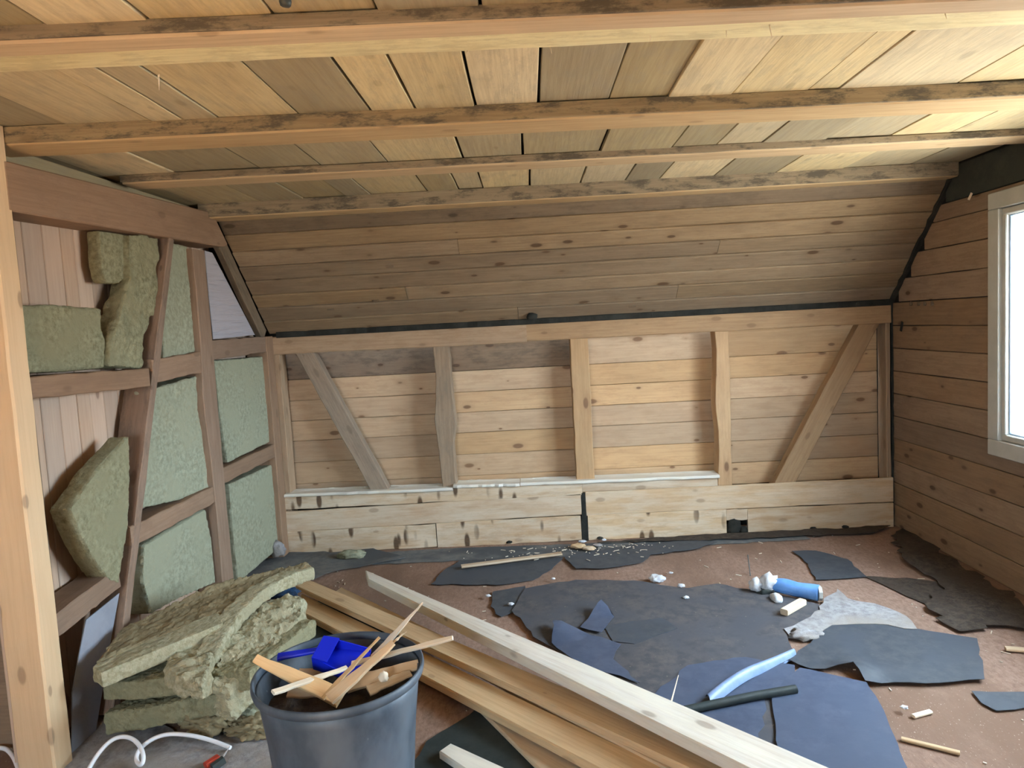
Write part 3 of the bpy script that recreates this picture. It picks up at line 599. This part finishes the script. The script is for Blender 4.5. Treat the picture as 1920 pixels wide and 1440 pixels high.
felt([(1200, 1330), (1290, 1255), (1400, 1240), (1490, 1255), (1494, 1292), (1440, 1310), (1420, 1420), (1330, 1420)], 3, 'feltb', 'blue felt sheet beneath the rolled tube of felt')
felt([(770, 1440), (800, 1395), (880, 1345), (960, 1290), (1150, 1440), (1200, 1540), (740, 1540)], 1, 'feltk', 'green-black felt sheet under the long boards beside the bucket')
felt([(560, 1160), (600, 1130), (720, 1190), (800, 1260), (700, 1290), (560, 1220)], 2, 'feltk', 'green-black felt sheet behind the bucket')
felt([(1485, 1036), (1530, 1035), (1590, 1052), (1625, 1084), (1530, 1090), (1515, 1060)], 1, 'felt', 'pointed felt scrap at the back right of the floor')
felt([(1822, 1300), (1880, 1302), (1925, 1302), (1930, 1330), (1868, 1337), (1840, 1322)], 1, 'felt', 'leaf-shaped felt scrap at the right photo edge')
felt([(1620, 1082), (1700, 1085), (1900, 1110), (1900, 1160), (1800, 1165), (1700, 1120)], 0, 'dirt', 'dark sooty felt along the foot of the right wall')
felt([(1300, 1325), (1440, 1300), (1500, 1290), (1520, 1440), (1500, 1480), (1380, 1440)], 2, 'feltd', 'dark dusty felt between the two blue sheets, beyond the boards')
# light blue curled strip
s0 = [(1322, 1300), (1360, 1270), (1400, 1246), (1445, 1232), (1488, 1213)]
pts = [P(x, y_, Z=.05+.012*math.sin(i*1.2)) for i, (x, y_) in enumerate(s0)]
bm = bmesh.new(); rows = []
for i, p_ in enumerate(pts):
    rows.append([bm.verts.new(p_+Vector((.012*k_*.3, -.03*k_*(1-.1*i), z_))) for k_, z_ in ((-.4, -.035), (.1, -.005), (.7, 0), (1.3, -.01), (1.7, -.035))])
for a, b_ in zip(rows, rows[1:]):
    for k in range(4): bm.faces.new((a[k], b_[k], b_[k+1], a[k+1]))
for f in bm.faces: f.smooth = True
me = bpy.data.meshes.new('strip'); bm.to_mesh(me); bm.free()
o = link('felt_strip', me, 'strip', label='light blue curled felt strip on the blue sheet', cat='roofing felt'); md = o.modifiers.new('s', 'SOLIDIFY'); md.thickness = .003; md = o.modifiers.new('u', 'SUBSURF'); md.levels = md.render_levels = 2
# rolled black tube
o = tube('felt_roll', FP([(1285, 1332), (1350, 1318), (1420, 1304), (1492, 1292)], .035), .017, 'feltk', smooth=False, label='thin black roll of felt beyond the long boards', cat='roofing felt')
# ------------------------------------------------------------------ dirt, dust and scraps
sheet('dust_patch', FP([(1470, 1188), (1520, 1165), (1545, 1130), (1570, 1110), (1590, 1130), (1640, 1140), (1700, 1165), (1720, 1188), (1640, 1178), (1560, 1180), (1540, 1198), (1480, 1200)]), .014, 'dust', .012, rag=.02, label='spilt pale dust beside the light blue film', cat='dust', kind='stuff')
sheet('dirt_patch', FP([(1670, 1010), (1690, 985), (1760, 1035), (1860, 1105), (1930, 1150), (1960, 1190), (1880, 1180), (1800, 1190), (1740, 1150), (1760, 1100), (1700, 1060)]), .005, 'dirt', .025, rag=.03, label='dark dirt strewn along the foot of the right wall', cat='dirt', kind='stuff')
sheet('dirt_patch', FP([(1120, 1022), (1300, 1008), (1640, 992), (1670, 990), (1640, 1004), (1300, 1018)]), .010, 'dirt', .015, rag=.015, label='dark dirt line at the foot of the sill planks', cat='dirt', kind='stuff')
def chunk(name, px, py, r, mat, label, cat, z=None, **kw):
    q = P(px, py, Z=r[2]*.6 if z is None else z); return blob(name, q, r, mat, label=label, cat=cat, **kw)
for px, py, r, lab in ((1232, 1085, .045, 'long white paper scrap behind the dusty patch'), (1277, 1098, .02, 'small white paper scrap right of the long one'), (1286, 1120, .016, 'small white chip in front of the two paper scraps'),
                  (958, 1132, .016, 'pale chip on the small felt tongue'), (915, 1117, .015, 'pinkish white crumb left of the felt tongue'), (1037, 1085, .012, 'white chip standing behind the dusty patch'),
                  (1258, 1074, .012, 'faint pinkish chip on the reddish floor behind the scraps'), (1695, 1326, .012, 'small white chip on the floor at the right'), (1132, 1012, .016, 'white chip at the foot of the back wall right of the slot')):
    chunk('paper_scrap', px, py, (r, r*.8, r*.45), 'white', lab, 'scrap', z=.022, amp=.5)
bar('wood_chip', P(1712, 1343, Z=.008), P(1745, 1334, Z=.008), .02, .012, (0, 0, 1), 'splintw', label='short pale wood chip on the bare floor at the right', cat='wood chip')
bar('wooden_lath', P(865, 1062, Z=.03), P(1053, 1038, Z=.035), .045, .014, (0, 0, 1), 'sill', seg=6, jit=.003, label='thin pale slat lying near the foot of the back wall', cat='lath')
bar('wooden_lath', P(1800, 1412, Z=.008), P(1690, 1385, Z=.008), .02, .01, (0, 0, 1), 'loose', label='thin brown slat at the lower right of the floor', cat='lath')
bar('wooden_lath', P(1885, 1216, Z=.012), P(1935, 1220, Z=.012), .03, .014, (0, 0, 1), 'loose', label='short wooden slat at the right photo edge', cat='lath')
bar('wire', P(1402, 1040, Z=.10), P(1407, 1080, Z=.0), .005, .005, (0, 1, 0), 'grey', ch=.001, label='thin dark wire standing up from the reddish floor', cat='wire')
bar('splinter', P(1257, 1322, Z=.13), P(1272, 1266, Z=.19), .007, .003, (0, 1, 0), 'splintw', ch=.001, taper=(1, .3), label='thin upright splinter at the edge of the pale board', cat='splinter')
# crumbs at the slot
for i, (px, py, sx_, lab) in enumerate(((1085, 1024, .05, 'tan rubble lump before the black slot'), (1105, 1028, .04, 'tan rubble lump right of the slat end'), (1120, 1022, .03, 'grey rubble lump at the right of the little heap'), (1092, 1015, .025, 'white rubble lump on top of the little heap'))):
    chunk('rubble', px, py, (sx_, sx_*.6, sx_*.35), ('splint', 'sill', 'dust', 'white')[i], lab, 'rubble', z=.025, amp=.5)
chunk('wool_tuft', 660, 1040, (.09, .05, .03), 'woolg', 'green wool tuft at the foot of the back wall', 'insulation', amp=.5, z=.03)
chunk('wool_tuft', 520, 1032, (.05, .04, .06), 'dust', 'grey wool tuft in the far left corner', 'insulation', amp=.5, z=.08)
# light blue film roll and white lump
G = empty('film_roll', P(1490, 1115, Z=0), 'crumpled light blue film roll with white end lying on the felt edge', 'film roll')
a, b_ = P(1447, 1098, Z=.05), P(1535, 1112, Z=.05)
tube('roll', [a, a.lerp(b_, .25)+Vector((0, .005, .012)), a.lerp(b_, .5)+Vector((0, -.004, -.004)), a.lerp(b_, .75)+Vector((0, 0, .002)), b_], .042, 'bright', G, taper=[.75, 1.05, .85, .95, 1.0])
blob('white_end', a+Vector((-.01, .0, .01)), (.045, .04, .055), 'white', 3, .4, 8, G)
blob('white_tail', P(1457, 1122, Z=.025), (.03, .05, .025), 'white', 2, .4, 8, G)
bar('end_cap', b_+Vector((-.005, 0, 0)), b_+Vector((.012, -.002, 0)), .065, .07, (0, 0, 1), 'frameW', G, ch=.02)
chunk('paper_ball', 1419, 1098, (.04, .036, .04), 'white', 'crumpled white paper ball left of the blue film', 'paper', z=.045, amp=.3)
chunk('dark_rag', 1437, 1108, (.05, .04, .03), 'grey', 'dark crumpled rag between paper ball and blue film', 'rag', z=.02, amp=.5)
bar('wood_block', P(1470, 1148, Z=.035), P(1505, 1128, Z=.035), .04, .03, (0, 0, 1), 'splintw', ch=.004, label='short pale wood offcut in front of the blue film', cat='offcut')
chunk('plaster_crumbs', 1510, 1190, (.07, .04, .022), 'dust', 'pinkish white crumbs on the tip of the dusty felt', 'rubble', z=.02, amp=.6)
# ------------------------------------------------------------------ long loose boards
def lboard(c4, z, th, mat, label, z2=None):
    zz = (z, z, z2 or z, z2 or z)
    return prism('floor_board', [P(*c, Z=k_) for c, k_ in zip(c4, zz)], (0, 0, -th), mat, None, .005, label=label, cat='board', group='long loose boards on the floor')
lboard([(685, 1068), (690, 1086), (1500, 1488), (1700, 1500)], .13, .045, 'loosew', 'topmost board of the pile, window light whitened into its colour', z2=.20)
lboard([(560, 1078), (545, 1094), (1420, 1500), (1540, 1490)], .09, .03, 'loose', 'brown board directly left of the pale white one', z2=.115)
lboard([(640, 1100), (620, 1115), (1440, 1540), (1560, 1540)], .058, .03, 'loose', 'dark brown board half hidden beneath the pale one', z2=.09)
lboard([(565, 1112), (556, 1142), (1350, 1560), (1500, 1560)], .05, .035, 'loose', 'tan board behind the bucket, lowest long board of the pile', z2=.085)
lboard([(900, 1300), (890, 1320), (1050, 1480), (1230, 1480)], .03, .02, 'loose', 'short orange-brown board slanting out under the pile')
lboard([(845, 1392), (822, 1408), (960, 1500), (1060, 1490)], .04, .03, 'loosew', 'short pale board end at the bottom edge beside the bucket')
# ------------------------------------------------------------------ bucket
BX, BY, ZR, RR = -.545, 2.03, .525, .247
bc = P(636, 1252, Z=ZR); BX, BY = bc.x, bc.y
B = empty('bucket', (BX, BY, 0), 'large dark grey rubber bucket full of wood scraps', 'bucket')
def lathe(name, prof, mat, parent, loc, n=64, **kw):
    bm = bmesh.new(); rings = []
    for r, z_ in prof: rings.append([bm.verts.new((r*math.cos(2*math.pi*k/n), r*math.sin(2*math.pi*k/n), z_)) for k in range(n)])
    for r0, r1 in zip(rings, rings[1:]):
        for k in range(n): bm.faces.new((r0[k], r0[(k+1) % n], r1[(k+1) % n], r1[k]))
    if prof[0][0] > .001 and prof[0] != prof[-1]: bm.faces.new(rings[0][::-1]); bm.faces.new(rings[-1])
    bmesh.ops.recalc_face_normals(bm, faces=bm.faces)
    for f in bm.faces: f.smooth = len(f.verts) == 4
    me = bpy.data.meshes.new(name); bm.to_mesh(me); bm.free()
    return link(name, me, mat, parent, Matrix.Translation(loc), **kw)
lathe('body', [(.175, .0), (.187, .012), (.2, .2), (.215, .36), (.228, .46), (.236, ZR-.02), (.228, ZR-.02), (.218, .44), (.204, .34), (.19, .2), (.17, .02)], 'bucket', B, (BX, BY, 0))
lathe('rim', [(.237, ZR-.026), (.2455, ZR-.024), (.2485, ZR-.012), (.2475, ZR-.001), (.243, ZR+.002), (.239, ZR-.002), (.2365, ZR-.018), (.237, ZR-.026)], 'bucket', B, (BX, BY, 0))
# wood rubbish filling it
bm = bmesh.new(); bmesh.ops.create_grid(bm, x_segments=40, y_segments=40, size=.24)
bmesh.ops.delete(bm, geom=[v for v in bm.verts if v.co.length > .219], context='VERTS')
for v in bm.verts: v.co.z = .022*noise.noise(v.co*22) + .02*noise.noise(v.co*9)
r_ = bmesh.ops.extrude_face_region(bm, geom=bm.faces[:])
bmesh.ops.translate(bm, verts=[v for v in r_['geom'] if isinstance(v, bmesh.types.BMVert)], vec=(0, 0, -.03))
bmesh.ops.recalc_face_normals(bm, faces=bm.faces)
me = bpy.data.meshes.new('fill'); bm.to_mesh(me); bm.free()
link('wood_rubbish', me, 'dirt', None, Matrix.Translation((BX, BY, .43)), 'stuff', 'brown wood rubbish filling the bucket', 'rubbish')
def BP(px, py, z_): return P(px, py, Z=z_)
def splint(a, za, b_, zb, w_, t_, mat, label, taper=(1, .6), jit=.002):
    bar('wood_splint', BP(*a, za), BP(*b_, zb), w_, t_, (0, -.6, 1), mat, seg=8, jit=jit, ch=.002, taper=taper, label=label, cat='wood splint', group='wood scraps sticking out of the bucket')
splint((640, 1310), .47, (478, 1235), .57, .05, .016, 'splint', 'broad tan slat poking left out of the bucket', (1.1, .5))
splint((512, 1299), .53, (650, 1252), .50, .016, .01, 'splintw', 'thin pale stick crossing the front left of the bucket', (1, .9))
splint((700, 1235), .50, (793, 1130), .66, .024, .008, 'splintw', 'tall white pointed splint rising from the bucket', (1.3, .25))
splint((605, 1310), .48, (712, 1195), .60, .016, .008, 'splint', 'thin brown splint left of the tall white one', (1, .5))
splint((618, 1312), .49, (738, 1205), .60, .03, .012, 'splint', 'thick brown splint leaning right in the bucket', (1.2, .7))
splint((728, 1212), .58, (762, 1184), .62, .012, .006, 'splintw', 'short white splinter tip above the thick brown splint', (1, .3))
splint((660, 1245), .50, (849, 1196), .58, .015, .011, 'splintw', 'long pale stick reaching right over the bucket rim', (1, 1))
splint((650, 1285), .47, (785, 1246), .50, .05, .015, 'splint', 'broad brown slat lying at the right inside the bucket', (1, .6))
splint((690, 1295), .48, (770, 1262), .49, .035, .01, 'loose', 'dark brown slat at the front right inside the bucket', (1, .7))
splint((560, 1262), .47, (640, 1262), .48, .03, .01, 'loose', 'brown slat below the dustpan', (1, .7))
splint((540, 1300), .47, (640, 1300), .47, .03, .01, 'loose', 'brown slat beneath the thin pale stick', (1, .7))
chunk('wood_curl', 719, 1270, (.014, .01, .018), 'splintw', 'pale curled shaving on the scraps in the bucket', 'shaving', z=.505)
# blue dustpan
D = empty('dustpan', BP(640, 1235, .50), 'bright blue plastic dustpan lying on the scraps in the bucket', 'dustpan')
h0, h1, h2 = BP(521, 1232, .535), BP(596, 1214, .55), BP(690, 1228, .53)
xax = (h2-h1).normalized(); yax = Vector((0, 0, 1)).cross(xax).normalized(); zax = xax.cross(yax)
zax = (zax + yax*-.35).normalized(); yax = zax.cross(xax)
Mt = Matrix((xax, yax, zax)).transposed().to_4x4(); Mt.translation = h1
L_, W0, W1, Hh, tk = .145, .045, .062, .045, .003
bm = bmesh.new()
def wall(p0, p1, hh0, hh1, n_):
    p0, p1, n_ = Vector(p0), Vector(p1), Vector(n_)*tk
    vs = [bm.verts.new(v) for v in (p0, p1, p1+Vector((0, 0, hh1)), p0+Vector((0, 0, hh0)), p0+n_, p1+n_, p1+n_+Vector((0, 0, hh1)), p0+n_+Vector((0, 0, hh0)))]
    for q in ((0, 1, 2, 3), (7, 6, 5, 4), (0, 4, 5, 1), (1, 5, 6, 2), (2, 6, 7, 3), (3, 7, 4, 0)): bm.faces.new([vs[k] for k in q])
wall((0, -W0, -.04), (0, W0, -.04), Hh, Hh, (1, 0, 0)); wall((0, W0, -.04), (L_, W1, -.05), Hh, .012, (0, -1, 0)); wall((0, -W0, -.04), (L_, -W1, -.05), Hh, .012, (0, 1, 0))
vs = [bm.verts.new(v) for v in ((0, -W0, -.04), (L_, -W1, -.05), (L_, W1, -.05), (0, W0, -.04), (0, -W0, -.044), (L_, -W1, -.054), (L_, W1, -.054), (0, W0, -.044))]
for q in ((0, 1, 2, 3), (7, 6, 5, 4), (0, 4, 5, 1), (1, 5, 6, 2), (2, 6, 7, 3), (3, 7, 4, 0)): bm.faces.new([vs[k] for k in q])
vs = [bm.verts.new(v) for v in ((0, -W0, .005), (.05, -W0-.004, .0), (.05, W0+.004, .0), (0, W0, .005), (0, -W0, .002), (.05, -W0-.004, -.003), (.05, W0+.004, -.003), (0, W0, .002))]
for q in ((0, 1, 2, 3), (7, 6, 5, 4), (0, 4, 5, 1), (1, 5, 6, 2), (2, 6, 7, 3), (3, 7, 4, 0)): bm.faces.new([vs[k] for k in q])
bmesh.ops.recalc_face_normals(bm, faces=bm.faces)
me = bpy.data.meshes.new('pan'); bm.to_mesh(me); bm.free()
link('pan', me, 'blue', D, Mt)
bar('handle', h0, h1+Vector((.004, 0, -.008)), .026, .012, (0, -.3, 1), 'blue', D, seg=6, ch=.005, taper=(1.1, .8))

# small wood crumbs and fibres strewn about the floor
boxes = []; bm = bmesh.new()
for _ in range(330):
    x, y = R_.uniform(-1.5, 2.3), R_.uniform(1.5, 4.7)
    if (x-BX)**2+(y-BY)**2 < .09: continue
    if _ % 3 == 0: x, y = R_.gauss(.35, .35), 4.6-abs(R_.gauss(0, .12))
    l_, w_ = R_.choice((.006, .01, .02, .035)), R_.uniform(.002, .006)
    bmesh.ops.create_cube(bm, size=1, matrix=Matrix.Translation((x, y, .021 if _ % 3 == 0 else .003)) @ Matrix.Rotation(R_.uniform(0, 3.1), 4, 'Z') @ Matrix.Diagonal((l_, w_, .003, 1)))
me = bpy.data.meshes.new('crumbs'); bm.to_mesh(me); bm.free()
link('wood_crumbs', me, 'splintw', None, None, 'stuff', 'tiny pale wood crumbs strewn over the attic floor', 'crumbs')
